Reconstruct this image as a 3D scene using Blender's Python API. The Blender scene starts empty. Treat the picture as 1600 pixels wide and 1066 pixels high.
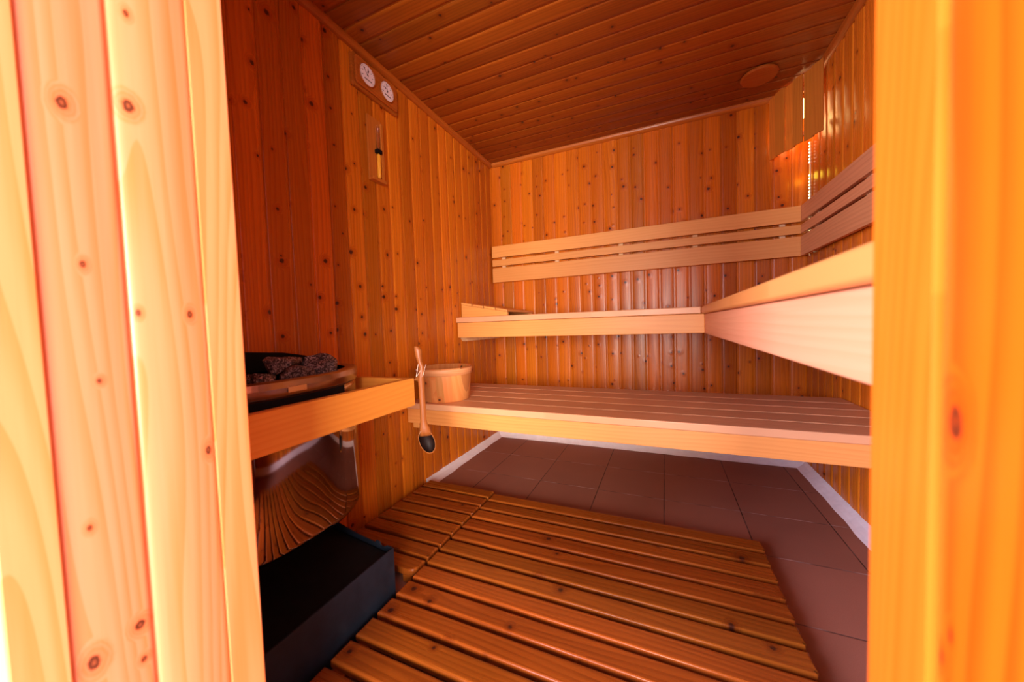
import bpy, bmesh, math, random
from mathutils import Vector, Matrix, noise
random.seed(7)
scene = bpy.context.scene
COL = scene.collection
W, H = 1.955, 2.10          # room width and height
YF, YO = -2.175, -2.385     # inner and outer face of the front wall
XL, XR = 0.66, 1.35         # door opening

# ---------------------------------------------------------------- camera
cd = bpy.data.cameras.new('camera'); cam = bpy.data.objects.new('camera', cd); COL.objects.link(cam)
Rr = [(0.9168733, 0.3978316, -0.0327614), (0.0126163, 0.0531507, 0.9985068), (0.3989789, -0.9159176, 0.0437132)]
M = Matrix((Rr[0], Rr[1], Rr[2])).transposed().to_4x4()
M.translation = Vector((1.22126, -2.48192, 0.862975))
cam.matrix_world = M
cd.sensor_width = 36; cd.lens = 548.74 / 1600 * 36
cd.clip_start = 0.01
cd.dof.use_dof = True; cd.dof.focus_distance = 1.9; cd.dof.aperture_fstop = 2.8
scene.camera = cam

# ---------------------------------------------------------------- world, lights, exposure
wd = bpy.data.worlds.new('daylight'); scene.world = wd; wd.use_nodes = True
bg = wd.node_tree.nodes['Background']; bg.inputs[0].default_value = (1.0, 0.85, 0.92, 1); bg.inputs[1].default_value = 1.6
scene.view_settings.view_transform = 'Standard'; scene.view_settings.look = 'None'
scene.view_settings.gamma = 1; scene.view_settings.exposure = 0.0
scene.view_settings.use_curve_mapping = False
def area(name, loc, target, sx, sy, power, color):
    l = bpy.data.lights.new(name, 'AREA'); l.shape = 'RECTANGLE'; l.size = sx; l.size_y = sy; l.energy = power; l.color = color
    o = bpy.data.objects.new(name, l); COL.objects.link(o); o.location = loc
    o.rotation_euler = (Vector(target) - Vector(loc)).to_track_quat('-Z', 'Y').to_euler(); return o
area('window_daylight', (1.85, -4.6, 1.0), (0.9, -1.0, 0.7), 1.7, 1.3, 305, (1.0, 0.84, 0.74))
area('terrace_daylight', (-0.45, -4.1, 1.25), (1.4, -1.2, 0.6), 1.2, 1.3, 270, (0.86, 0.80, 1.0))
def point(name, loc, power, color, r=0.03):
    l = bpy.data.lights.new(name, 'POINT'); l.energy = power; l.color = color; l.shadow_soft_size = r
    o = bpy.data.objects.new(name, l); COL.objects.link(o); o.location = loc; return o
point('lamp_glow', (1.86, -0.10, 1.86), 1.3, (1.0, 0.62, 0.22), 0.06)

# ---------------------------------------------------------------- materials
class NT:
    def __init__(s, name):
        s.m = bpy.data.materials.new(name); s.m.use_nodes = True; s.t = s.m.node_tree; s.n = s.t.nodes
        s.b = s.n['Principled BSDF']
    def node(s, typ, **kw):
        n = s.n.new(typ)
        for k, v in kw.items(): setattr(n, k, v)
        return n
    def put(s, sock, v):
        if v is None: return
        if isinstance(v, bpy.types.NodeSocket): s.t.links.new(v, sock)
        else: sock.default_value = v
    def math(s, op, a, b=None, c=None, clamp=False):
        n = s.node('ShaderNodeMath', operation=op, use_clamp=clamp)
        s.put(n.inputs[0], a); s.put(n.inputs[1], b); s.put(n.inputs[2], c); return n.outputs[0]
    def comb(s, x, y, z):
        n = s.node('ShaderNodeCombineXYZ'); s.put(n.inputs[0], x); s.put(n.inputs[1], y); s.put(n.inputs[2], z); return n.outputs[0]
    def mix(s, f, a, b, mode='MIX'):
        n = s.node('ShaderNodeMix', data_type='RGBA', blend_type=mode); s.put(n.inputs[0], f); s.put(n.inputs[6], a); s.put(n.inputs[7], b); return n.outputs[2]
    def noise(s, v, scale, detail=3, rough=.5, dist=0):
        n = s.node('ShaderNodeTexNoise'); s.put(n.inputs['Vector'], v); n.inputs['Scale'].default_value = scale
        n.inputs['Detail'].default_value = detail; n.inputs['Roughness'].default_value = rough; n.inputs['Distortion'].default_value = dist
        return n.outputs[0]
    def rng(s, v, a, b, c=0, d=1, smooth=True):
        n = s.node('ShaderNodeMapRange'); n.interpolation_type = 'SMOOTHSTEP' if smooth else 'LINEAR'
        s.put(n.inputs[0], v); n.inputs[1].default_value = a; n.inputs[2].default_value = b; n.inputs[3].default_value = c; n.inputs[4].default_value = d
        return n.outputs[0]
def C4(c): return (c[0], c[1], c[2], 1)
def wood(name, across, along, pitch=None, off=0.0, light=(.6, .25, .06), dark=(.35, .1, .02), knots=.5, kscale=9., rough=.33, var=.35,
         ring=1.0, spec=.5, tint=None, marks=(), bump=.15, kr=(.05, .11), ringc=.22, freq=60.0):
    """planks of softwood: fine grain, broad growth rings, scattered knots, a shift of tone from plank to plank"""
    q = NT(name); tc = q.node('ShaderNodeTexCoord'); sp = q.node('ShaderNodeSeparateXYZ'); q.t.links.new(tc.outputs['Object'], sp.inputs[0])
    A = sp.outputs['XYZ'.index(across)]; L = sp.outputs['XYZ'.index(along)]
    T = sp.outputs[({0, 1, 2} - {'XYZ'.index(across), 'XYZ'.index(along)}).pop()]
    oi = q.node('ShaderNodeObjectInfo')
    if pitch:
        idn = q.math('FLOOR', q.math('DIVIDE', q.math('SUBTRACT', A, off), pitch))
    else:
        idn = q.math('MULTIPLY', oi.outputs['Random'], 91.7)
    wn = q.node('ShaderNodeTexWhiteNoise', noise_dimensions='1D'); q.put(wn.inputs['W'], idn)
    rnd = wn.outputs['Value']; rs = q.math('MULTIPLY', rnd, 37.0)
    # knots
    kv = q.comb(q.math('ADD', A, rs), q.math('ADD', L, rs), q.math('MULTIPLY', T, 0.3))
    vo = q.node('ShaderNodeTexVoronoi', voronoi_dimensions='2D', feature='F1'); q.put(vo.inputs['Vector'], kv); vo.inputs['Scale'].default_value = kscale
    vs = q.node('ShaderNodeSeparateColor'); q.t.links.new(vo.outputs['Color'], vs.inputs[0])
    has = q.math('LESS_THAN', vs.outputs[0], knots)
    rad = q.rng(vs.outputs[1], 0, 1, kr[0], kr[1], False)
    dd = q.math('DIVIDE', vo.outputs['Distance'], rad)
    dd = q.math('ADD', dd, q.math('MULTIPLY', q.math('SUBTRACT', q.noise(kv, 160, 2), .5), .5))
    core = q.math('MULTIPLY', has, q.rng(dd, .45, 1.0, 1, 0))
    halo = q.math('MULTIPLY', has, q.rng(dd, .6, 3.2, 1, 0))
    for (a, l, ra, rl) in marks:
        ra *= 1.15; rl *= 1.1
        e = q.math('SQRT', q.math('ADD', q.math('POWER', q.math('DIVIDE', q.math('SUBTRACT', A, a), ra), 2.0), q.math('POWER', q.math('DIVIDE', q.math('SUBTRACT', L, l), rl), 2.0)))
        e = q.math('ADD', e, q.math('MULTIPLY', q.math('SUBTRACT', q.noise(kv, 230, 2), .5), .5))
        rg = q.math('SUBTRACT', q.rng(e, .6, 1.05, 1, 0), q.math('MULTIPLY', q.rng(e, .0, .55, 1, 0), .45))
        core = q.math('MAXIMUM', core, rg); halo = q.math('MAXIMUM', halo, q.rng(e, .7, 3.0, 1, 0))
    # growth rings
    warp = q.math('MULTIPLY', q.math('SUBTRACT', q.noise(q.comb(q.math('MULTIPLY', A, 9.0), q.math('MULTIPLY', L, .9), rs), 1.0, 1), .5), 7.0 * ring)
    ph = q.math('ADD', q.math('ADD', q.math('MULTIPLY', A, freq), warp), q.math('ADD', rs, q.math('MULTIPLY', halo, 2.5)))
    rg = q.math('FRACT', ph); rg = q.rng(rg, .25, .98, 0, 1); rg = q.math('MULTIPLY', rg, q.rng(q.math('FRACT', ph), .98, 1, 1, 0))
    fine = q.noise(q.comb(q.math('MULTIPLY', A, 220.0), q.math('MULTIPLY', L, 4.0), rs), 1.0, 3, .6)
    broad = q.noise(q.comb(q.math('MULTIPLY', A, 14.0), q.math('MULTIPLY', L, 1.6), rs), 1.0, 2)
    mid = q.noise(q.comb(q.math('MULTIPLY', A, 75.0), q.math('MULTIPLY', L, 1.3), q.math('ADD', rs, 5.0)), 1.0, 2)
    g = q.math('ADD', q.math('MULTIPLY', rg, ringc), q.math('ADD', q.math('MULTIPLY', fine, .35), q.math('ADD', q.math('MULTIPLY', mid, .35), q.math('MULTIPLY', broad, .2))))
    g = q.rng(g, .25, .95, 0, 1, False)
    col = q.mix(g, C4(light), C4(dark))
    vv = q.rng(rnd, 0, 1, 1 - var, 1 + var * .45, False)
    hs = q.node('ShaderNodeHueSaturation'); q.put(hs.inputs['Color'], col); q.put(hs.inputs['Value'], vv)
    wn2 = q.node('ShaderNodeTexWhiteNoise', noise_dimensions='1D'); q.put(wn2.inputs['W'], q.math('ADD', idn, 17.3))
    q.put(hs.inputs['Hue'], q.rng(wn2.outputs['Value'], 0, 1, .4955, .503, False)); col = hs.outputs[0]
    if tint: col = q.mix(1.0, col, C4(tint), 'MULTIPLY')
    col = q.mix(q.math('MULTIPLY', halo, .55), col, C4((dark[0]*.9, dark[1]*.6, dark[2]*.5)))
    col = q.mix(q.math('MULTIPLY', core, .92), col, C4((.035, .009, .006)))
    q.put(q.b.inputs['Base Color'], col)
    q.put(q.b.inputs['Roughness'], q.rng(fine, .2, .8, rough - .05, rough + .1, False)); q.b.inputs['Specular IOR Level'].default_value = spec
    bp = q.node('ShaderNodeBump'); bp.inputs['Strength'].default_value = bump; bp.inputs['Distance'].default_value = .002
    q.put(bp.inputs['Height'], q.math('ADD', q.math('ADD', broad, q.math('MULTIPLY', fine, .3)), q.math('MULTIPLY', halo, 1.1))); q.put(q.b.inputs['Normal'], bp.outputs[0])
    return q.m
def plain(name, col, rough=.5, metal=0, spec=.5, nz=0.0, nscale=40, bump=0, emit=None, es=1, trans=0):
    q = NT(name); b = q.b
    tc = q.node('ShaderNodeTexCoord'); n = q.noise(tc.outputs['Object'], nscale, 4, .6)
    c = q.mix(q.rng(n, .3, .7, 0, 1), C4([v * (1 - nz) for v in col]), C4([min(1, v * (1 + nz)) for v in col]))
    q.put(b.inputs['Base Color'], c); b.inputs['Roughness'].default_value = rough; b.inputs['Metallic'].default_value = metal
    b.inputs['Specular IOR Level'].default_value = spec; b.inputs['Transmission Weight'].default_value = trans
    if bump:
        bp = q.node('ShaderNodeBump'); bp.inputs['Strength'].default_value = bump; bp.inputs['Distance'].default_value = .003; q.put(bp.inputs['Height'], n); q.put(b.inputs['Normal'], bp.outputs[0])
    if emit: b.inputs['Emission Color'].default_value = C4(emit); b.inputs['Emission Strength'].default_value = es
    return q.m
PW = .0855
WL, WD = (.76, .215, .014), (.42, .085, .003)
m_wall_side = wood('pine_cladding_side', 'Y', 'Z', PW, 0, WL, WD, knots=.62, var=.3, kr=(.035, .10), rough=.27, bump=.35, kscale=8.5, spec=.35)
m_wall_back = wood('pine_cladding_back', 'X', 'Z', PW, 0, (.74, .20, .010), (.42, .08, .003), knots=.6, kscale=9.5, var=.26, kr=(.035, .10), rough=.27, bump=.35, spec=.38)
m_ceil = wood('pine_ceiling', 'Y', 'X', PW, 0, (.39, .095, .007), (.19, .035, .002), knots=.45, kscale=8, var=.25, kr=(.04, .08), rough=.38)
m_trim_y = wood('pine_trim_y', 'X', 'Y', None, 0, (.48, .125, .012), (.30, .06, .005), knots=.2, var=.1, kr=(.03, .05))
m_trim_x = wood('pine_trim_x', 'Y', 'X', None, 0, (.58, .17, .018), (.38, .09, .008), knots=.2, var=.1, kr=(.03, .05))
BL, BD = (.86, .40, .11), (.74, .29, .06)
m_bx = wood('bench_wood_x', 'Z', 'X', None, 0, BL, BD, knots=0, var=.1, rough=.42, ring=.8, bump=.05)
m_bxt = wood('bench_slat_x_cool_sheen', 'Y', 'X', None, 0, (.84, .45, .24), (.66, .31, .15), knots=0, var=.12, rough=.38, ring=.8, bump=.05)  # cool daylight sheen put into this greyer, bluer slat colour
m_by = wood('bench_wood_y', 'Z', 'Y', None, 0, (.86, .40, .22), (.74, .31, .15), knots=0, var=.1, rough=.42, ring=.8, bump=.05)
m_byd = wood('backrest_wood_y', 'Z', 'Y', None, 0, (.76, .37, .16), (.54, .23, .085), knots=0, var=.1, rough=.45, ring=.6, bump=.05)
m_byt = wood('bench_slat_y', 'X', 'Y', None, 0, BL, BD, knots=0, var=.12, rough=.4, ring=.8, bump=.05)
m_bz = wood('lamp_slat_wood', 'X', 'Z', None, 0, (.78, .27, .025), (.58, .16, .012), knots=.12, var=.3, rough=.45, kr=(.03, .05))
m_mat = wood('duckboard_wood', 'Y', 'X', None, 0, (.36, .088, .010), (.13, .024, .003), knots=.5, kscale=7, var=.2, rough=.26, kr=(.04, .09), bump=.25)
m_rail = wood('rail_wood', 'Z', 'Y', None, 0, (.86, .37, .055), (.76, .27, .03), knots=0, var=.05, rough=.45, bump=.05, ring=.9)
m_spacer = plain('spacer_wood', (.8, .5, .25), .6, nz=.1)
JL, JD = (.84, .315, .165), (.78, .205, .055)
marksL = [(-2.324, 1.105, .0042, .007), (-2.274, 1.129, .005, .0075), (-2.270, 1.234, .0022, .004), (-2.319, .942, .0022, .004), (-2.279, .892, .0022, .004),
          (-2.231, .891, .0028, .005), (-2.314, .818, .002, .003), (-2.221, .71, .003, .0065), (-2.33, .664, .002, .0035), (-2.298, .531, .0045, .0055), (-2.335, .52, .005, .0085), (-2.297, .489, .0028, .0035)]
marksR = [(-2.243, .809, .005, .0095), (-2.243, .702, .0014, .004), (-2.236, .685, .0016, .004), (-2.195, .706, .0012, .0015)]
m_jl = wood('jamb_pine_left', 'Y', 'Z', .078, -2.365, JL, JD, knots=0, var=.08, rough=.32, marks=marksL, ring=1.6, bump=.08, ringc=.34, freq=42.0)
m_jr = wood('jamb_pine_right_warm_glow', 'Y', 'Z', .078, -2.309, (.86, .165, .006), (.76, .085, .002), knots=0, var=.06, rough=.32, marks=marksR, ring=1.6, bump=.08, ringc=.4, freq=42.0)  # same pine as the left jamb, warm glow put into the orange colour
m_jt = wood('jamb_trim_pine', 'Y', 'Z', None, 0, (.86, .34, .14), (.80, .23, .055), knots=0, var=.05, rough=.35, ring=2.2, ringc=.4, freq=45.0, bump=.05)
m_jtr = wood('jamb_trim_pine_right_warm_glow', 'Y', 'Z', None, 0, (.86, .185, .014), (.78, .105, .004), knots=0, var=.05, rough=.35, ring=1.8, bump=.05)  # edge strip and casing likewise carry the warm glow in their colour
m_bucket = wood('bucket_wood', 'X', 'Z', .032, 0, (.82, .37, .12), (.68, .22, .04), knots=.5, kscale=14, var=.25, rough=.5, kr=(.1, .25))
m_ladle = wood('ladle_wood', 'X', 'Z', None, 0, (.42, .135, .028), (.24, .06, .008), knots=0, var=.05, rough=.4)
m_frame = wood('gauge_frame_wood', 'Z', 'Y', None, 0, (.48, .13, .015), (.3, .065, .006), knots=0, var=.05, rough=.35)
m_timer = wood('timer_wood', 'Y', 'Z', None, 0, (.60, .19, .025), (.42, .11, .01), knots=0, var=.05, rough=.4)
m_steel = plain('brushed_steel', (.36, .27, .24), .045, 1, nz=.06, nscale=4, bump=.0)
m_rim = plain('steel_rim', (.5, .42, .4), .25, 1, nz=.05)
m_black = plain('matt_black_metal', (.004, .005, .007), .7, 0, .15, nz=.2)
m_navy = plain('dark_blue_black_metal', (.010, .016, .028), .45, 0, .35, nz=.25, nscale=14)
m_mortar = plain('white_mortar', (.93, .90, .96), .6, nz=.05, nscale=25, bump=.3)
m_dial = plain('dial_face', (.85, .72, .78), .4, nz=.02)
m_ink = plain('dial_ink', (.05, .02, .03), .6)
m_sand = plain('yellow_sand', (.9, .42, .03), .5, nz=.05, nscale=400)
m_glass = plain('clear_glass', (1, 1, 1), .02, trans=1)
m_string = plain('string', (.8, .62, .5), .8)
m_bowl_dark = plain('dark_ladle_bowl', (.014, .006, .005), .55, spec=.2, nz=.4)  # near-black colour for the inside of the bowl
m_led = plain('led', (1, .9, .7), .5, emit=(1, .80, .45), es=6)
m_bulb = plain('lamp_bulb', (1, .8, .4), .5, emit=(1, .7, .3), es=6)
m_vent = wood('vent_wood', 'Y', 'X', None, 0, (.44, .115, .010), (.30, .065, .004), knots=0, var=.05, rough=.4)
m_ext = plain('outer_wall_plaster', (.6, .5, .42), .8, nz=.05)
def rock_mat():
    q = NT('sauna_stone'); tc = q.node('ShaderNodeTexCoord'); v = q.node('ShaderNodeTexVoronoi'); q.t.links.new(tc.outputs['Object'], v.inputs['Vector']); v.inputs['Scale'].default_value = 330
    s = q.node('ShaderNodeSeparateColor'); q.t.links.new(v.outputs['Color'], s.inputs[0])
    c = q.mix(q.rng(s.outputs[0], .35, 1, 0, 1), (.035, .026, .03, 1), (.55, .38, .37, 1))
    n = q.noise(tc.outputs['Object'], 45, 4); c = q.mix(q.rng(n, .4, .7, 0, .6), c, (.02, .016, .02, 1))
    q.put(q.b.inputs['Base Color'], c); q.b.inputs['Roughness'].default_value = .7
    bp = q.node('ShaderNodeBump'); bp.inputs['Strength'].default_value = .7; bp.inputs['Distance'].default_value = .004; q.put(bp.inputs['Height'], q.noise(tc.outputs['Object'], 180, 4)); q.put(q.b.inputs['Normal'], bp.outputs[0])
    return q.m
m_rock = rock_mat()
def tile_mat():
    q = NT('floor_tiles'); tc = q.node('ShaderNodeTexCoord'); sp = q.node('ShaderNodeSeparateXYZ'); q.t.links.new(tc.outputs['Object'], sp.inputs[0])
    P = .3145
    u = q.math('DIVIDE', q.math('SUBTRACT', sp.outputs[0], .265), P); v = q.math('DIVIDE', q.math('ADD', sp.outputs[1], .366), .312)
    def edge(t):
        f = q.math('FRACT', t); return q.math('MINIMUM', f, q.math('SUBTRACT', 1.0, f))
    wob = q.math('MULTIPLY', q.math('SUBTRACT', q.noise(tc.outputs['Object'], 60, 3), .5), .006)
    eu = q.math('ADD', edge(u), wob); ev = q.math('ADD', edge(v), wob)
    gu = q.rng(eu, .004, .0085, 1, 0); gv = q.rng(ev, .004, .0085, 1, 0)
    ids = q.math('ADD', q.math('MULTIPLY', q.math('FLOOR', u), 3.1), q.math('MULTIPLY', q.math('FLOOR', v), 7.7))
    wn = q.node('ShaderNodeTexWhiteNoise', noise_dimensions='1D'); q.put(wn.inputs['W'], ids)
    base = q.mix(q.noise(tc.outputs['Object'], 420, 2, .7), (.26, .105, .068, 1), (.43, .19, .135, 1))
    base = q.mix(q.math('MULTIPLY', q.noise(tc.outputs['Object'], 5, 3), .35), base, (.14, .06, .05, 1))
    hs = q.node('ShaderNodeHueSaturation'); q.put(hs.inputs['Color'], base); q.put(hs.inputs['Value'], q.rng(wn.outputs['Value'], 0, 1, .93, 1.06, False)); base = hs.outputs[0]
    gn = q.noise(tc.outputs['Object'], 9, 2)
    gcol_u = q.mix(q.rng(gn, .45, .6, 0, 1), (.025, .012, .01, 1), (.1, .06, .055, 1)); gcol_v = q.mix(q.rng(gn, .42, .6, 0, 1), (.50, .36, .34, 1), (.09, .05, .045, 1))
    c = q.mix(gv, base, gcol_v); c = q.mix(gu, c, gcol_u)
    q.put(q.b.inputs['Base Color'], c); q.b.inputs['Roughness'].default_value = .5; q.b.inputs['Specular IOR Level'].default_value = .4
    bp = q.node('ShaderNodeBump'); bp.inputs['Strength'].default_value = .4; bp.inputs['Distance'].default_value = .002
    q.put(bp.inputs['Height'], q.math('SUBTRACT', 1.0, q.math('MAXIMUM', gu, gv))); q.put(q.b.inputs['Normal'], bp.outputs[0])
    return q.m
m_tile = tile_mat()

# ---------------------------------------------------------------- helpers
def link(name, bm, mat, parent=None, loc=None, smooth=False):
    me = bpy.data.meshes.new(name); bmesh.ops.recalc_face_normals(bm, faces=bm.faces); bm.to_mesh(me); bm.free()
    o = bpy.data.objects.new(name, me); COL.objects.link(o)
    if mat: me.materials.append(mat)
    if smooth:
        for p in me.polygons: p.use_smooth = True
    if parent: o.parent = parent
    if loc is not None: o.location = loc
    return o
def bevel_all(bm, w, seg=2):
    if w > 0: bmesh.ops.bevel(bm, geom=bm.edges[:], offset=w, segments=seg, profile=.5, affect='EDGES')
def box(name, x0, x1, y0, y1, z0, z1, mat, parent=None, bev=.002, seg=2):
    """bevelled board; its origin is its own centre"""
    c = Vector(((x0+x1)/2, (y0+y1)/2, (z0+z1)/2)); bm = bmesh.new(); bmesh.ops.create_cube(bm, size=1)
    for v in bm.verts: v.co = Vector((v.co.x*(x1-x0), v.co.y*(y1-y0), v.co.z*(z1-z0)))
    bevel_all(bm, bev, seg)
    return link(name, bm, mat, parent, c - (parent.location if parent else Vector()))
def prism(bm, pts, f0, f1):
    """polygon pts (a,b) carried by the functions f0, f1 into two end faces and joined"""
    a = [bm.verts.new(f0(*p)) for p in pts]; b = [bm.verts.new(f1(*p)) for p in pts]
    bm.faces.new(a); bm.faces.new(b[::-1]); n = len(pts)
    for i in range(n): bm.faces.new((a[i], a[(i+1) % n], b[(i+1) % n], b[i]))
def lathe(bm, prof, seg=48, M=None, close=False):
    rings = []
    for r, z in prof:
        rings.append([bm.verts.new((r*math.cos(2*math.pi*k/seg), r*math.sin(2*math.pi*k/seg), z)) for k in range(seg)])
    for i in range(len(rings)-1 + (1 if close else 0)):
        a, b = rings[i], rings[(i+1) % len(rings)]
        for k in range(seg): bm.faces.new((a[k], a[(k+1) % seg], b[(k+1) % seg], b[k]))
    if not close:
        bm.faces.new(rings[0][::-1]); bm.faces.new(rings[-1])
    if M is not None: bmesh.ops.transform(bm, matrix=M, verts=bm.verts)
def tube(bm, pts, r, seg=8):
    pts = [Vector(p) for p in pts]; rings = []
    for i, p in enumerate(pts):
        t = (pts[min(i+1, len(pts)-1)] - pts[max(i-1, 0)]).normalized(); ref = Vector((0, 0, 1)) if abs(t.z) < .9 else Vector((1, 0, 0))
        u = t.cross(ref).normalized(); v = t.cross(u)
        rr = r[i] if isinstance(r, (list, tuple)) else r
        rings.append([bm.verts.new(p + (u*math.cos(2*math.pi*k/seg) + v*math.sin(2*math.pi*k/seg))*rr) for k in range(seg)])
    for a, b in zip(rings, rings[1:]):
        for k in range(seg): bm.faces.new((a[k], a[(k+1) % seg], b[(k+1) % seg], b[k]))
    bm.faces.new(rings[0][::-1]); bm.faces.new(rings[-1])
def thing(name, label, cat, loc, group=None):
    o = bpy.data.objects.new(name, None); COL.objects.link(o); o.location = loc; o.empty_display_size = .05
    return tag(o, label, cat, group)
def tag(o, label, cat, group=None):
    o['label'] = label; o['category'] = cat
    if group: o['group'] = group
    return o
def structure(o, label):
    o['kind'] = 'structure'; o['label'] = label; return o

# ---------------------------------------------------------------- room shell
def cladding(name, t0, t1, h0, h1, f, mat, pitch=PW, off=0.0, groove=.010, depth=.0045, crown=.0012, back=.03):
    """tongue-and-groove planks: t runs across the planks, h along them, d into the room; f(t, d, h) gives the point"""
    bm = bmesh.new(); k0 = math.floor((t0-off)/pitch); k1 = math.ceil((t1-off)/pitch)
    def strip(pts, smooth):
        vs = [(bm.verts.new(f(t, d, h0)), bm.verts.new(f(t, d, h1))) for t, d in pts]
        for a, b in zip(vs, vs[1:]):
            fc = bm.faces.new((a[0], b[0], b[1], a[1])); fc.smooth = smooth
    cl = lambda t: min(max(t, t0), t1)
    for k in range(k0, k1):
        a = off + k*pitch; b = a + pitch; g = groove/2; e = .006 if groove < .005 else .009
        if b <= t0 + 1e-6 or a >= t1 - 1e-6: continue
        rr = random.Random(k*13+5); cr = crown*rr.uniform(.3, 1.5); tl = rr.uniform(-.0006, .0006)
        strip([(cl(a), -depth), (cl(a+g), -depth), (cl(a+g), -.0028)], False)
        pts = [(a+g, -.0028), (a+g+e*.2, -.0015), (a+g+e*.5, -.0006), (a+g+e, tl)]
        for j in range(1, 8):
            s = j/8; pts.append((a+g+e + s*(pitch-2*g-2*e), tl*(1-2*s) + cr*math.sin(math.pi*s)))
        pts += [(b-g-e, -tl), (b-g-e*.5, -.0006), (b-g-e*.2, -.0015), (b-g, -.0028)]
        strip([(cl(t), d) for t, d in pts], True)
        strip([(cl(b-g), -.0028), (cl(b-g), -depth), (cl(b), -depth)], False)
    for q in ([(t0, -depth, h0), (t0, -depth, h1), (t0, -back, h1), (t0, -back, h0)], [(t1, -depth, h0), (t1, -depth, h1), (t1, -back, h1), (t1, -back, h0)],
              [(t0, -back, h0), (t0, -back, h1), (t1, -back, h1), (t1, -back, h0)], [(t0, -depth, h0), (t1, -depth, h0), (t1, -back, h0), (t0, -back, h0)],
              [(t0, -depth, h1), (t1, -depth, h1), (t1, -back, h1), (t0, -back, h1)]):
        bm.faces.new([bm.verts.new(f(*p)) for p in q])
    me = bpy.data.meshes.new(name); bm.to_mesh(me); bm.free(); me.materials.append(mat)
    o = bpy.data.objects.new(name, me); COL.objects.link(o); return o
structure(cladding('wall_left', YF, .03, -.03, H+.03, lambda t, d, h: (d, t, h), m_wall_side), 'left sauna wall of vertical knotty pine planks')
structure(cladding('wall_right', YF, .03, -.03, H+.03, lambda t, d, h: (W-d, t, h), m_wall_side), 'right sauna wall of vertical pine planks')
structure(cladding('wall_back', -.03, W+.03, -.03, H+.03, lambda t, d, h: (t, -d, h), m_wall_back), 'back sauna wall of vertical knotty pine planks')
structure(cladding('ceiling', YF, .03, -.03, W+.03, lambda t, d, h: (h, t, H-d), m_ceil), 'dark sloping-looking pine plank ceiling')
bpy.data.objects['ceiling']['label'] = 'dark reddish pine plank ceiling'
bm = bmesh.new(); prism(bm, [(-.03, -5.2), (W+.03, -5.2), (W+.03, .03), (-.03, .03)], lambda a, b: (a, b, -.05), lambda a, b: (a, b, 0.0))
structure(link('floor', bm, m_tile), 'brown square floor tiles')
# front wall round the door opening
bm = bmesh.new()
for x0, x1, z0, z1 in ((-.03, XL-.018, 0, H+.03), (XR+.018, W+.03, 0, H+.03), (XL-.018, XR+.018, 1.93, H+.03)):
    prism(bm, [(x0, z0), (x1, z0), (x1, z1), (x0, z1)], lambda a, b: (a, YF-.004, b), lambda a, b: (a, YO+.004, b))
structure(link('wall_front', bm, wood('front_wall_pine', 'X', 'Z', PW, 0, WL, WD, knots=.5, kr=(.035, .075))), 'front sauna wall around the door opening')
# jamb lining: planks, an inner edge strip and an outer casing on each side of the opening
def jamb(side):
    s = 1 if side == 'left' else -1; X = XL if side == 'left' else XR
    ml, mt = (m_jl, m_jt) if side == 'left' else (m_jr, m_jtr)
    p, off, c0, c1 = (.0735, -2.286, -2.3495, -2.213) if side == 'left' else (.076, -2.2290-.076, -2.340, -2.2290)
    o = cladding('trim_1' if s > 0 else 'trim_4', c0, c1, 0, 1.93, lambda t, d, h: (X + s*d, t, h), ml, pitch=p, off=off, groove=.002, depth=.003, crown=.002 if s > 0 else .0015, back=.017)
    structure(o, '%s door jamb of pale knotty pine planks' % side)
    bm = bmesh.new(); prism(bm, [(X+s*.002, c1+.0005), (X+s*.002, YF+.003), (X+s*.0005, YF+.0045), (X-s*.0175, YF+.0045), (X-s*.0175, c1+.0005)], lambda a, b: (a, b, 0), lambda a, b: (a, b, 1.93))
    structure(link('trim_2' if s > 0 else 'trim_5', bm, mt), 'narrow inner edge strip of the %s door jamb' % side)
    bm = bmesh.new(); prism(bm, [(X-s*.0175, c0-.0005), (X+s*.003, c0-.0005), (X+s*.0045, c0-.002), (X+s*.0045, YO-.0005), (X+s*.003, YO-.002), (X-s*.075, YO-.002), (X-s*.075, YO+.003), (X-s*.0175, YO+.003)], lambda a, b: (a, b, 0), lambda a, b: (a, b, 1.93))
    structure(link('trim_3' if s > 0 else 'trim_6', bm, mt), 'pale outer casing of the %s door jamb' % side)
jamb('left'); jamb('right')
bm = bmesh.new(); prism(bm, [(XL-.017, YF+.004), (XR+.017, YF+.004), (XR+.017, YO-.002), (XL-.017, YO-.002)], lambda a, b: (a, b, 1.915), lambda a, b: (a, b, 1.9299))
structure(link('trim_7', bm, m_trim_x), 'head board of the door opening')
# ceiling cornices
def quarter(n=6, r=.026):
    return [(0, 0)] + [(r*math.cos(a), r*math.sin(a)) for a in [i*math.pi/2/n for i in range(n+1)]]
bm = bmesh.new(); prism(bm, quarter(), lambda a, b: (a, YF, H-b), lambda a, b: (a, -.0, H-b)); structure(link('trim_8', bm, m_trim_y), 'quarter-round cornice above the left wall')
bm = bmesh.new(); prism(bm, quarter(), lambda a, b: (.027, -a, H-b), lambda a, b: (W-.027, -a, H-b)); structure(link('trim_9', bm, m_trim_x), 'quarter-round cornice above the back wall')
bm = bmesh.new(); prism(bm, quarter(), lambda a, b: (W-a, YF, H-b), lambda a, b: (W-a, -.0, H-b)); structure(link('trim_10', bm, m_trim_y), 'quarter-round cornice above the right wall')
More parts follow.
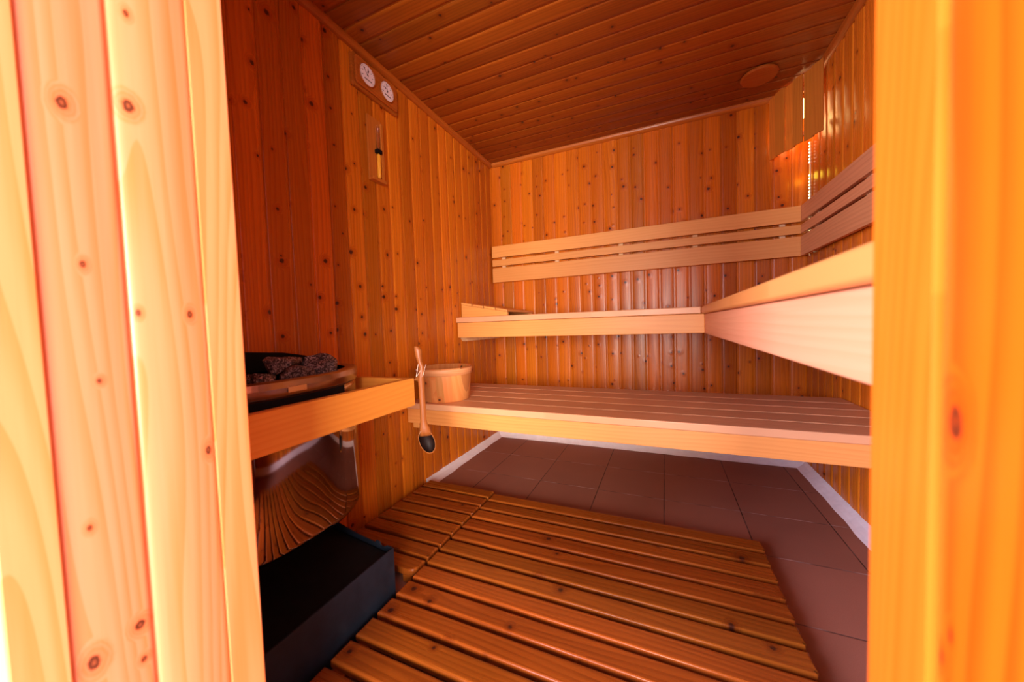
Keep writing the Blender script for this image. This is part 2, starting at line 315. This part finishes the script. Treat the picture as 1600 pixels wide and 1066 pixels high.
# white mortar fillets between floor and walls
def fillet(name, f, L0, L1, lab, w=.048, h=.030):
    bm = bmesh.new(); n = 60; rows = []
    for i in range(n+1):
        t = L0 + (L1-L0)*i/n; k = noise.noise(Vector((t*9, w*50, 3)))*.006
        rows.append([bm.verts.new(f(a, t, b)) for a, b in ((0, 0.0005), (0, h + k*.4), (w*.35, h*.55), (w*.7+k*.6, h*.22), (w+k, .0005))])
    for a, b in zip(rows, rows[1:]):
        for j in range(5): bm.faces.new((a[j], a[(j+1) % 5], b[(j+1) % 5], b[j]))
    bm.faces.new(rows[0]); bm.faces.new(rows[-1][::-1])
    structure(link(name, bm, m_mortar, smooth=False), lab)
fillet('baseboard_left', lambda a, t, b: (a, t, b), -.93, 0, 'white mortar fillet along the left wall')
fillet('baseboard_back', lambda a, t, b: (t, -a, b), .0, W, 'white mortar fillet along the back wall')
fillet('baseboard_right', lambda a, t, b: (W-a, t, b), YF, 0, 'white mortar fillet along the right wall', w=.055)

# ---------------------------------------------------------------- benches
ZB, ZU = .488, .925
def ledger(name, x0, x1, y0, y1, z0, z1, mat, par): return box(name, x0, x1, y0, y1, z0, z1, mat, par, .002)
t = thing('lower_bench', 'low slatted bench of pale wood spanning wall to wall in front of the back wall', 'bench', (W/2, -.76, .38))
y = -1.07; ws = (1.07-.45+.006)/5
for i in range(5):
    box('slat', .004, W-.004, y + i*ws, y + (i+1)*ws - .006, ZB-.03, ZB, m_bxt, t, .004, 3)
box('apron', .004, W-.004, -1.062, -1.038, .383, ZB-.0315, m_bx, t, .0025)
for x0, x1 in ((.003, .043), (.95, .99), (W-.043, W-.003)):
    box('bearer', x0, x1, -1.036, -.455, .385, ZB-.0315, m_byt, t)
for x0, x1 in ((.003, .04), (W-.04, W-.003)): box('bracket', x0, x1, -1.02, -.50, .345, .3835, m_byt, t)
t = thing('upper_bench', 'high slatted bench of pale wood along the back wall', 'bench', (W/2, -.285, .80))
XC = 1.398
ws = (.57-.02+.006)/5
for i in range(5):
    box('slat', .004, XC-.016, -.57 + i*ws, -.57 + (i+1)*ws - .006, ZU-.033, ZU, m_bxt, t, .004, 3)
box('apron', .01, XC, -.563, -.54, .797, ZU-.0345, m_bx, t, .0025)
for x0, x1 in ((.003, .043), (.7, .74), (XC-.06, XC-.02)): box('bearer', x0, x1, -.537, -.02, .815, ZU-.0345, m_byt, t)
bm = bmesh.new(); prism(bm, [(-.50, .8135), (-.52, .79), (-.50, .772), (-.02, .772), (-.02, .8135)], lambda a, b: (.003, a, b), lambda a, b: (.045, a, b)); link('bracket', bm, m_spacer, t, -t.location)
t = thing('side_bench', 'high slatted bench of pale wood along the right wall, deep apron facing the room', 'bench', (W-.28, -1.1, .80))
ws = (W-.02-XC+.014+.006)/5
for i in range(5):
    x0 = XC-.014 + i*ws
    box('slat', x0, x0+ws-.006, -2.165, -.004, ZU-.0342, ZU+.002, m_byt, t, .008 if i == 0 else .004, 4)
box('apron', XC+.001, XC+.025, -2.165, -.54, .795, ZU-.0355, m_by, t, .0025)
for y0 in (-2.15, -1.4, -.64): box('bearer', XC+.027, W-.02, y0, y0+.04, .815, ZU-.0355, m_bxt, t)
box('bracket', W-.042, W-.003, -2.15, -.02, .772, .8135, m_byt, t)

# backrests
D = .036
def mitre_board(name, parent, along, a0, a1, z0, z1, th, cut, mat):
    """board standing off the wall by D-th; its end at the corner is cut at 45 degrees"""
    bm = bmesh.new()
    if along == 'X':
        prism(bm, [(a0, -D), (W-D-cut, -D), (W-(D-th)-cut, -(D-th)), (a0, -(D-th))], lambda a, b: (a, b, z0), lambda a, b: (a, b, z1))
    else:
        prism(bm, [(W-D, a0), (W-(D-th), a0), (W-(D-th), -(D-th)-cut), (W-D, -D-cut)], lambda a, b: (a, b, z0), lambda a, b: (a, b, z1))
    bevel_all(bm, .002, 2)
    c = Vector(((a0+W)/2 if along == 'X' else W-D, -D if along == 'X' else a0/2, (z0+z1)/2))
    bmesh.ops.translate(bm, verts=bm.verts, vec=-c)
    return link(name, bm, mat, parent, c - parent.location)
ROWS = ((1.197, 1.305), (1.320, 1.368), (1.385, 1.472))
t = thing('backrest', 'long three-slat backrest of pale wood on the back wall', 'backrest', (W/2, -.02, 1.197))
for z0, z1 in ROWS: mitre_board('slat', t, 'X', .012, 0, z0, z1, .020, .0006, m_bx)
for x in (.10, .52, .96, 1.40, 1.84): box('spacer', x-.014, x+.014, -.0155, -.0045, 1.20, 1.47, m_spacer, t, .001)
t = thing('backrest', 'three-slat backrest of greyer wood on the right wall, next to the light strip', 'backrest', (W-.02, -1.1, 1.197))
for z0, z1 in ROWS: mitre_board('slat', t, 'Y', -2.16, 0, z0, z1, .020, .0006, m_byd)
for y in (-.19, -.69, -1.17, -1.65, -2.1): box('spacer', W-.0155, W-.0045, y-.02, y+.02, 1.20, 1.47, m_spacer, t, .001)

# sloping headrest lying on the upper bench against the left wall
t = thing('headrest', 'sloping wooden headrest lying on the upper bench against the left wall', 'headrest', (.19, -.28, ZU))
for y0, y1 in ((-.505, -.485), (-.07, -.05)):
    bm = bmesh.new(); prism(bm, [(.008, ZU+.0005), (.335, ZU+.0005), (.335, ZU+.024), (.008, ZU+.084)], lambda a, b: (a, y0, b), lambda a, b: (a, y1, b))
    bevel_all(bm, .0015); c = Vector((.17, (y0+y1)/2, ZU+.04)); bmesh.ops.translate(bm, verts=bm.verts, vec=-c); link('side_board', bm, m_bx, t, c - t.location)
sl = -.060/.327
for i in range(4):
    x0 = .010 + i*.083; x1 = x0 + .075; zz = lambda x: ZU + .0848 + (x-.008)*sl
    bm = bmesh.new(); prism(bm, [(x0, zz(x0)), (x1, zz(x1)), (x1, zz(x1)+.014), (x0, zz(x0)+.014)], lambda a, b: (a, -.510, b), lambda a, b: (a, -.045, b))
    bevel_all(bm, .002); c = Vector(((x0+x1)/2, -.28, zz(x0))); bmesh.ops.translate(bm, verts=bm.verts, vec=-c); link('slat', bm, m_byt, t, c - t.location)

# ---------------------------------------------------------------- duckboards
def duck(x0, x1, ystart, n, pitch, label, round_last=False):
    t = thing('duckboard', label, 'duckboard', ((x0+x1)/2, ystart - n*pitch/2, 0))
    for i in range(n):
        a = ystart - (i+1)*pitch + .0165; b = ystart - i*pitch
        bm = bmesh.new()
        r = .024 if (round_last and i == n-1) else .003
        pts = [(x0, b), (x0, a)]
        for k in range(7):
            an = -math.pi/2 + k*math.pi/12; pts.append((x1-r+r*math.cos(an), a+r+r*math.sin(an)))
        pts.append((x1, b))
        prism(bm, pts, lambda p, q: (p, q, .026), lambda p, q: (p, q, .048))
        top = [e for e in bm.edges if e.verts[0].co.z > .04 and e.verts[1].co.z > .04]
        bmesh.ops.bevel(bm, geom=top, offset=.0075, segments=4, profile=.5, affect='EDGES')
        c = Vector(((x0+x1)/2, (a+b)/2, .037)); bmesh.ops.translate(bm, verts=bm.verts, vec=-c); link('slat', bm, m_mat, t, c - t.location)
    nb = 4 if x1-x0 > .6 else 2
    for k in range(nb):
        xx = x0 + .012 + (x1-x0-.024-.035)*k/(nb-1)
        box('bearer', xx, xx+.035, ystart - n*pitch + .014, ystart-.004, .0005, .0258, m_mat, t)
duck(.447, 1.533, -.985, 15, .0778, 'large slatted wooden duckboard in the middle of the tiled floor')
duck(.052, .436, -.965, 8, .0778, 'small slatted wooden duckboard between the large one and the left wall', True)

# ---------------------------------------------------------------- heater
HP = [(.20, -2.125), (.255, -2.085), (.30, -2.03), (.324, -1.975), (.335, -1.925), (.338, -1.86), (.336, -1.79), (.325, -1.735), (.305, -1.685), (.276, -1.635), (.235, -1.590), (.18, -1.560), (.12, -1.545)]
def section(z, grow=0.0):
    """plan of the bowed steel front, from the far wall end round to the near wall end"""
    pts = [Vector(p) for p in HP]; out = []
    for i in range(len(pts)-1):
        p0, p1, p2, p3 = pts[max(i-1, 0)], pts[i], pts[i+1], pts[min(i+2, len(pts)-1)]
        for k in range(4):
            t = k/4; out.append(.5*((2*p1) + (p2-p0)*t + (2*p0-5*p1+4*p2-p3)*t*t + (3*p1-p0-3*p2+p3)*t**3))
    out.append(pts[-1]); g = []
    for i, p in enumerate(out):
        d = (out[min(i+1, len(out)-1)] - out[max(i-1, 0)]).normalized(); g.append(p + Vector((d.y, -d.x))*grow)
    g = g[::-1]
    return [(.006, g[0].y)] + [(p.x, p.y) for p in g] + [(.006, g[-1].y)]
t = thing('sauna_heater', 'wall-hung electric sauna heater with a curved polished steel body and a stone tray', 'heater', (.15, -1.85, .185))
def loft(bm, zs, grow=0.0, cap=(True, True)):
    rings = [[bm.verts.new((x, y, z)) for x, y in section(z, grow)] for z in zs]
    for a, b in zip(rings, rings[1:]):
        n = len(a)
        for k in range(n): bm.faces.new((a[k], a[(k+1) % n], b[(k+1) % n], b[k]))
    if cap[0]: bm.faces.new(rings[0][::-1])
    if cap[1]: bm.faces.new(rings[-1])
bm = bmesh.new(); rings = []
for z, g in ((.293, -.03), (.293, -.010), (.296, -.004), (.302, -.001), (.312, 0), (.40, 0), (.55, 0), (.68, 0), (.700, 0)):
    rings.append([bm.verts.new((x, y, z)) for x, y in section(z, g)])
for a, b in zip(rings, rings[1:]):
    n = len(a)
    for k in range(n): bm.faces.new((a[k], a[(k+1) % n], b[(k+1) % n], b[k]))
bm.faces.new(rings[0][::-1]); bm.faces.new(rings[-1])
link('steel_body', bm, m_steel, t, -t.location, True)
# added black panel, paints a dark reflection on the steel below the rim
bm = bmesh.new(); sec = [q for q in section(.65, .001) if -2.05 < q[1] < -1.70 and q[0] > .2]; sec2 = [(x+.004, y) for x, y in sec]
prism(bm, sec + sec2[::-1], lambda a, b: (a, b, .615), lambda a, b: (a, b, .699)); link('dark_reflection_panel', bm, m_black, t, -t.location)
# rim: a steel band with a flat lip
bm = bmesh.new(); outer = section(.7, .004); mid = section(.7, .008); inner = section(.7, -.030)
def ringv(pts, z): return [bm.verts.new((max(x, .004), y, z)) for x, y in pts]
R = [ringv(section(.7, -.002), .702), ringv(outer, .705), ringv(mid, .725), ringv(mid, .741), ringv(section(.7, .002), .745), ringv(inner, .743), ringv(inner, .706)]
for a, b in zip(R, R[1:]):
    n = len(a)
    for k in range(n): bm.faces.new((a[k], a[(k+1) % n], b[(k+1) % n], b[k]))
link('rim', bm, m_rim, t, -t.location)
bm = bmesh.new(); prism(bm, [(x, y) for x, y in section(.7, -.031)], lambda a, b: (max(a, .007), b, .7005), lambda a, b: (max(a, .007), b, .7035)); link('stone_tray', bm, m_black, t, -t.location)
bm = bmesh.new()
pts = [(-2.11, .7425), (-1.56, .7425), (-1.575, .755), (-1.62, .780), (-1.70, .797), (-1.80, .806), (-1.95, .806), (-2.05, .80), (-2.11, .79)]
prism(bm, pts, lambda a, b: (.005, a, b), lambda a, b: (.03, a, b)); link('back_shield', bm, m_black, t, -t.location)
box('badge', .3455, .3475, -1.90, -1.85, .712, .726, plain('badge_metal', (.8, .6, .4), .3, 1), t, .0005)
# stones
def stone(px, py, pz, sx, sy, sz, seed, rot, label, group=None):
    if group is None: sx *= 1.08; sy *= 1.18; sz *= 1.2
    rr = random.Random(seed); bm = bmesh.new(); vs = []
    for _ in range(16):
        v = Vector((rr.uniform(-1, 1), rr.uniform(-1, 1), rr.uniform(-1, 1))); v = v.normalized()*rr.uniform(.85, 1.1); vs.append(bm.verts.new((v.x*sx, v.y*sy, v.z*sz)))
    r = bmesh.ops.convex_hull(bm, input=bm.verts); bmesh.ops.delete(bm, geom=[g for g in r['geom_interior'] if isinstance(g, bmesh.types.BMVert)], context='VERTS')
    bmesh.ops.bevel(bm, geom=bm.edges[:], offset=.006, segments=2, profile=.5, affect='EDGES', clamp_overlap=True)
    bmesh.ops.triangulate(bm, faces=bm.faces[:]); bmesh.ops.subdivide_edges(bm, edges=[e for e in bm.edges if e.calc_length() > .008], cuts=2, use_grid_fill=True)
    for v in bm.verts:
        n = v.co.normalized(); v.co += n*noise.noise(v.co*45 + Vector((seed, 0, 0)))*.004
    bmesh.ops.rotate(bm, verts=bm.verts, matrix=Matrix.Rotation(rot, 3, 'Z'))
    lo = min(v.co.z for v in bm.verts); bmesh.ops.translate(bm, verts=bm.verts, vec=(0, 0, -lo))
    o = link('sauna_stone', bm, m_rock, None, (px, py, pz), False); tag(o, label, 'stone', group or 'sauna stones heaped on the heater'); return o
STONES = [
 (.155, -1.79, .738, .052, .060, .030, 3, .3, 'largest rough stone on top of the heater heap'),
 (.175, -1.700, .722, .035, .030, .030, 8, .2, 'stone just right of the largest one on the heater'),
 (.225, -1.790, .705, .028, .055, .030, 11, .1, 'long low stone in front of and below the largest one'),
 (.225, -1.690, .705, .030, .042, .034, 5, .0, 'pointed stone at the front rim of the heater, right of the long one'),
 (.140, -1.630, .708, .045, .038, .040, 21, .5, 'dark stone at the far right end of the heater tray'),
 (.215, -1.880, .705, .030, .036, .028, 14, .0, 'small stone at the front rim close to the door jamb'),
 (.110, -1.925, .722, .050, .036, .034, 33, .4, 'stone behind the front ones, beside the door jamb'),
 (.185, -1.955, .705, .034, .036, .048, 34, .4, 'speckled stone half hidden by the door jamb'),
]
for s in STONES: stone(*s)
for i, (x, y) in enumerate([(.09, -1.72), (.08, -1.84), (.13, -2.04), (.18, -2.02), (.07, -1.66)]):
    stone(x, y, .704, .034, .034, .022, 60+i, i, 'dark stone low in the middle of the heater heap, mostly covered', 'covered stones low in the heater heap')
# metal box on the floor under the heater
t = thing('floor_box', 'black open-topped metal box standing on the floor under the heater', 'box', (.23, -1.9, 0))
bm = bmesh.new(); z1 = .177; th = .004
pts = [(.05, -2.15), (.43, -2.15), (.43, -1.652), (.05, -1.60)]
prism(bm, [(.426, -2.15), (.43, -2.15), (.43, -1.652), (.426, -1.652)], lambda a, b: (a, b, 0), lambda a, b: (a, b, z1))
prism(bm, [(.05, -2.15), (.054, -2.15), (.054, -1.60), (.05, -1.60)], lambda a, b: (a, b, 0), lambda a, b: (a, b, z1))
prism(bm, [(.0545, -2.15), (.4255, -2.15), (.4255, -2.146), (.0545, -2.146)], lambda a, b: (a, b, 0), lambda a, b: (a, b, z1))
back = [(0, .0), (1, .0), (1, z1), (.93, z1), (.91, z1-.008), (.86, z1-.010), (.84, z1+.002), (.80, z1+.003), (.78, z1-.006), (.5, z1-.004), (.32, z1+.001), (.1, z1+.008), (0, z1+.008)]
prism(bm, back, lambda a, b: (.0545+a*.371, -1.60-a*.051, b), lambda a, b: (.0545+a*.371, -1.604-a*.051, b))
link('shell', bm, m_navy, t, -t.location)
bm = bmesh.new(); prism(bm, [(.0545, -2.1455), (.4255, -2.1455), (.4255, -1.66), (.0545, -1.61)], lambda a, b: (a, b, .155), lambda a, b: (a, b, .159)); link('liner', bm, m_black, t, -t.location)

# ---------------------------------------------------------------- guard rail
t = thing('guard_rail', 'pale wooden guard rail boxing in the sauna heater', 'rail', (.39, -1.8, .59))
bm = bmesh.new(); prism(bm, [(.375, YF), (.400, YF), (.400, -1.481), (.375, -1.481)], lambda a, b: (a, b, .590), lambda a, b: (a, b, .688)); bevel_all(bm, .002); c = Vector((.388, -1.82, .64)); bmesh.ops.translate(bm, verts=bm.verts, vec=-c)
link('long_board', bm, m_rail, t, c-t.location)
box('short_board', .002, .3745, -1.506, -1.481, .590, .688, wood('rail_wood_x', 'Z', 'X', None, 0, (.86, .37, .055), (.76, .27, .03), knots=0, var=.05, rough=.45, bump=.05, ring=.9), t)
bm = bmesh.new(); lathe(bm, [(.004, 0), (.004, .022), (.009, .026), (.010, .032), (.007, .038)], 16, Matrix.Translation((.391, -1.4815, .680)) @ Matrix.Rotation(-math.pi/2, 4, 'X'))
link('peg', bm, m_ladle, t, -t.location, True)

# ---------------------------------------------------------------- ladle
t = thing('ladle', 'wooden ladle with a dark bowl hanging from the end of the guard rail', 'ladle', (.402, -1.448, .43))
U = Vector((.80, .60, 0)); N = Vector((.60, -.80, 0))
def lad(u, z, n=0): return Vector((.408, -1.450, 0)) + U*u + N*n + Vector((0, 0, z))
bm = bmesh.new(); rings = []
for z, u, w, th, n in [(.800, -.016, .004, .004, .0), (.797, -.012, .010, .006, 0), (.785, -.008, .014, .008, 0), (.765, -.007, .012, .008, 0), (.745, -.004, .009, .007, 0), (.725, .002, .009, .007, 0), (.705, .001, .010, .007, .004),
                       (.680, -.002, .0105, .007, .004), (.64, -.001, .011, .007, .0), (.58, 0, .011, .007, 0), (.53, 0, .011, .007, 0), (.515, .001, .013, .007, 0), (.50, .003, .018, .008, 0), (.485, .005, .021, .008, .0), (.47, .006, .022, .006, -.002)]:
    c = lad(u, z, n); rings.append([bm.verts.new(c + U*(w*math.cos(a)) + N*(th*math.sin(a))) for a in [k*math.pi/8 for k in range(16)]])
for a, b in zip(rings, rings[1:]):
    for k in range(16): bm.faces.new((a[k], a[(k+1) % 16], b[(k+1) % 16], b[k]))
bm.faces.new(rings[0][::-1]); bm.faces.new(rings[-1])
link('handle', bm, m_ladle, t, -t.location, True)
def bowl(name, rscale, mat, d0):
    bm = bmesh.new(); rows = []
    for i in range(9):
        f = i/8; rr = math.cos(f*math.pi/2)*.97 + .03; dp = -math.sin(f*math.pi/2)
        row = []
        for k in range(32):
            a = 2*math.pi*k/32; uu = .0295*rscale*rr*math.cos(a); zz = .047*rscale*rr*math.sin(a)
            row.append(bm.verts.new(lad(.010 + uu + zz*-.22, .450 + zz, .006 + d0 + dp*.026*rscale)))
        rows.append(row)
    return bm, rows
bm, r1 = bowl('bowl', 1.0, m_ladle, 0)
for a, b in zip(r1, r1[1:]):
    for k in range(32): bm.faces.new((a[k], a[(k+1) % 32], b[(k+1) % 32], b[k]))
bm.faces.new(r1[-1])
inn = [bm.verts.new(v.co.lerp(sum((q.co for q in r1[0]), Vector())/32, .10)) for v in r1[0]]
for k in range(32): bm.faces.new((r1[0][k], r1[0][(k+1) % 32], inn[(k+1) % 32], inn[k]))
link('bowl_back', bm, m_ladle, t, -t.location, True)
bm, r2 = bowl('bowl', .90, m_bowl_dark, .0006)
for a, b in zip(r2, r2[1:]):
    for k in range(32): bm.faces.new((a[k], a[(k+1) % 32], b[(k+1) % 32], b[k]))
bm.faces.new(r2[-1])
o = link('bowl_hollow', bm, m_bowl_dark, t, -t.location, True); o['label'] = 'dark hollow of the bowl'
bm = bmesh.new(); pg = Vector((.391, -1.455, .686))
tube(bm, [lad(-.002, .712, .010), lad(-.010, .700, .010), pg + Vector((0, 0, .003)), pg + Vector((-.006, .002, -.006)), lad(-.013, .715, .004), lad(-.009, .735, .006)], .0013, 6)
tube(bm, [lad(.004, .69, .013), lad(.009, .705, .012), lad(.014, .722, .008), lad(.018, .732, .0)], .0013, 6)
link('string_loop', bm, m_string, t, -t.location, True)

# ---------------------------------------------------------------- bucket
t = thing('bucket', 'round wooden bucket standing at the left end of the lower bench', 'bucket', (.150, -.925, ZB))
bm = bmesh.new(); lathe(bm, [(.118, .0), (.124, .003), (.139, .150), (.139, .172), (.127, .172), (.113, .014), (.02, .012), (.004, .012), (.003, .0)], 64, close=True)
link('staves', bm, m_bucket, t, (0, 0, 0), True)
t.children[0].data.polygons.foreach_set('use_smooth', [abs(p.normal.z) < .5 for p in t.children[0].data.polygons])
bm = bmesh.new(); lathe(bm, [(.1375, .135), (.1405, .136), (.1430, .164), (.1410, .168), (.1395, .168), (.1375, .14)], 64, close=True); link('hoop', bm, wood('hoop_wood', 'Z', 'X', None, 0, (.74, .36, .16), (.58, .22, .07), knots=0, rough=.5), t, (0, 0, 0), True)
bm = bmesh.new(); lathe(bm, [(.002, -.006), (.0065, -.003), (.0065, .003), (.002, .006)], 12, Matrix.Translation((-.075, -.135, .167))); link('rope_knot', bm, m_string, t, (0, 0, 0), True)

# ---------------------------------------------------------------- gauges on the left wall
t = thing('thermometer', 'dark wooden plaque with twin white dials high on the left wall', 'thermometer', (.0, -1.175, 1.93))
def plate(name, x0, x1, y0, y1, z0, z1, ch, mat, par, bev=.002):
    bm = bmesh.new(); prism(bm, [(y0, z0+ch), (y0+ch, z0), (y1-ch, z0), (y1, z0+ch), (y1, z1-ch), (y1-ch, z1), (y0+ch, z1), (y0, z1-ch)], lambda a, b: (x0, a, b), lambda a, b: (x1, a, b)); bevel_all(bm, bev)
    c = Vector(((x0+x1)/2, (y0+y1)/2, (z0+z1)/2)); bmesh.ops.translate(bm, verts=bm.verts, vec=-c); return link(name, bm, mat, par, c-par.location)
plate('base_board', .0015, .016, -1.325, -1.045, 1.918, 2.058, .010, m_frame, t)
plate('face_board', .016, .028, -1.313, -1.057, 1.930, 2.046, .008, m_frame, t, .004)
def dial(y, z, r, hand, second):
    bm = bmesh.new(); lathe(bm, [(r, 0), (r, .003), (r*.97, .004), (.0005, .004)], 40, Matrix.Translation((.0282, y, z)) @ Matrix.Rotation(math.pi/2, 4, 'Y'))
    d = link('dial', bm, m_dial, t, -t.location)
    bm = bmesh.new(); X0, X1 = .0324, .0328
    def bar(ca, sa, r0, r1, w):
        u = Vector((0, ca, sa)); v = Vector((0, -sa, ca)); c = Vector((0, y, z)); q = [c+u*r0-v*w, c+u*r1-v*w, c+u*r1+v*w, c+u*r0+v*w]
        prism(bm, [(p.y, p.z) for p in q], lambda a, b: (X0, a, b), lambda a, b: (X1, a, b))
    for k in range(27):
        a = math.radians(-40 + k*10); bar(math.cos(a), math.sin(a), r*(.80 if k % 3 == 0 else .86), r*.93, r*.012)
    for k in range(0, 27, 4):
        a = math.radians(-40 + k*10); bar(math.cos(a), math.sin(a), r*.60, r*.72, r*.035)
    for k in range(7): bm_y = (k-3)*r*.13; prism(bm, [(y+bm_y, z-r*.50), (y+bm_y+r*.09, z-r*.50), (y+bm_y+r*.09, z-r*.38), (y+bm_y, z-r*.38)], lambda a, b: (X0, a, b), lambda a, b: (X1, a, b))
    a = math.radians(hand); X0, X1 = .0332, .0336; bar(math.cos(a), math.sin(a), -r*.15, r*.78, r*.03)
    a = math.radians(second); X0, X1 = .0329, .0331; bar(math.cos(a), math.sin(a), r*.25, r*.55, r*.07)
    lathe_b = bmesh.new(); lathe(lathe_b, [(r*.08, 0), (r*.08, .001), (.0005, .0014)], 12, Matrix.Translation((.0336, y, z)) @ Matrix.Rotation(math.pi/2, 4, 'Y'))
    link('markings', bm, m_ink, d, (0, 0, 0)); link('hub', lathe_b, m_ink, d, (0, 0, 0))
    bm = bmesh.new(); lathe(bm, [(r+.0005, 0), (r+.0035, .001), (r+.003, .006), (r+.0005, .0065)], 40, Matrix.Translation((.0282, y, z)) @ Matrix.Rotation(math.pi/2, 4, 'Y'), close=True); link('bezel', bm, m_frame, t, -t.location, True)
dial(-1.253, 1.988, .044, 130, 75); dial(-1.132, 1.988, .042, 100, 140)
# sand timer
t = thing('sand_timer', 'wooden sand timer with yellow sand on the left wall below the twin dials', 'sand timer', (0, -1.2, 1.54))
box('back_board', .0015, .012, -1.247, -1.157, 1.545, 1.835, m_timer, t, .002)
box('frame_strip', .012, .022, -1.176, -1.160, 1.56, 1.82, m_timer, t, .002)
box('frame_strip', .012, .030, -1.245, -1.159, 1.545, 1.5595, m_timer, t, .002)
def tubey(name, z0, z1, r, mat, x=.0225, y=-1.198):
    bm = bmesh.new(); lathe(bm, [(.002, z0), (r*.75, z0+.003), (r, z0+.010), (r, z1-.010), (r*.75, z1-.003), (.002, z1)], 20, Matrix.Translation((x, y, 0))); return link(name, bm, mat, t, -t.location, True)
g = tubey('glass_bulb', 1.692, 1.80, .0085, m_glass); g['label'] = 'empty clear upper glass'
s = tubey('sand_column', 1.562, 1.674, .0085, m_sand); s['label'] = 'yellow sand in the lower glass'
box('clamp', .0125, .033, -1.212, -1.184, 1.6745, 1.6915, m_black, t, .002)

# ---------------------------------------------------------------- corner lamp, light strip, vent
t = thing('corner_lamp', 'slatted wooden lampshade across the top right back corner', 'lamp', (1.87, -.14, 1.75))
P0, P1 = Vector((1.782, -.014, 0)), Vector((1.938, -.285, 0)); L = (P1-P0).length; u = (P1-P0)/L; nrm = Vector((u.y, -u.x, 0)); nrm = nrm if nrm.y < 0 and nrm.x < 0 else -nrm
ang = math.atan2(u.y, u.x); n = 6; sw = L/n
for i in range(n):
    bm = bmesh.new(); bmesh.ops.create_cube(bm, size=1)
    for v in bm.verts: v.co = Vector((v.co.x*(sw-(.002 if i in (3, 4) else -.002)), v.co.y*.009, v.co.z*.335))
    bevel_all(bm, .0012); c = P0 + u*((i+.5)*sw) + Vector((0, 0, 1.752+.1675)) + nrm*(.0105 if i % 2 else 0)
    o = link('slat', bm, m_bz, t, c - t.location); o.rotation_euler = (0, 0, ang + (.03 if i % 2 else 0))
for z in (1.80, 2.02):
    bm = bmesh.new(); bmesh.ops.create_cube(bm, size=1)
    for v in bm.verts: v.co = Vector((v.co.x*(L-.05), v.co.y*.012, v.co.z*.022))
    bevel_all(bm, .001); c = P0 + u*(L/2) + Vector((0, 0, z)) - nrm*.0135; o = link('crossbar', bm, m_spacer, t, c - t.location); o.rotation_euler = (0, 0, ang)
bm = bmesh.new(); lathe(bm, [(.004, .0), (.020, .008), (.028, .03), (.022, .055), (.014, .07), (.013, .10)], 24, Matrix.Translation((1.917, -.052, 1.93))); link('bulb', bm, m_bulb, t, -t.location, True)
t = thing('light_strip', 'narrow strip of tiny bright lights running down the back right corner', 'light', (W-.006, -.055, 1.19))
box('backing', W-.0045, W-.0015, -.060, -.048, 1.19, 1.80, plain('strip_backing', (.8, .7, .5), .5), t, .0005)
bm = bmesh.new(); bmesh.ops.create_cube(bm, size=1)
for v in bm.verts: v.co = Vector((v.co.x*.003, v.co.y*.008, v.co.z*.0065))
bevel_all(bm, .001); first = None
zz = [1.795 - .0172*i for i in range(36)]
for z in zz:
    if 1.625 < z < 1.675: continue
    if z < 1.195: continue
    if first is None: first = link('led', bm, m_led, t); o = first
    else: o = first.copy(); COL.objects.link(o); o.parent = t
    o.location = Vector((W-.0065, -.054, z)) - t.location
point('strip_glow', (W-.03, -.045, 1.62), .08, (1, .72, .04), .02)
bm = bmesh.new(); lathe(bm, [(.006, 0), (.070, 0), (.080, -.004), (.082, -.010), (.076, -.016), (.004, -.018)], 48)
o = link('air_vent', bm, m_vent, None, (1.678, -.272, H-.0015), False); tag(o, 'round wooden air vent disc on the ceiling near the corner lamp', 'vent')
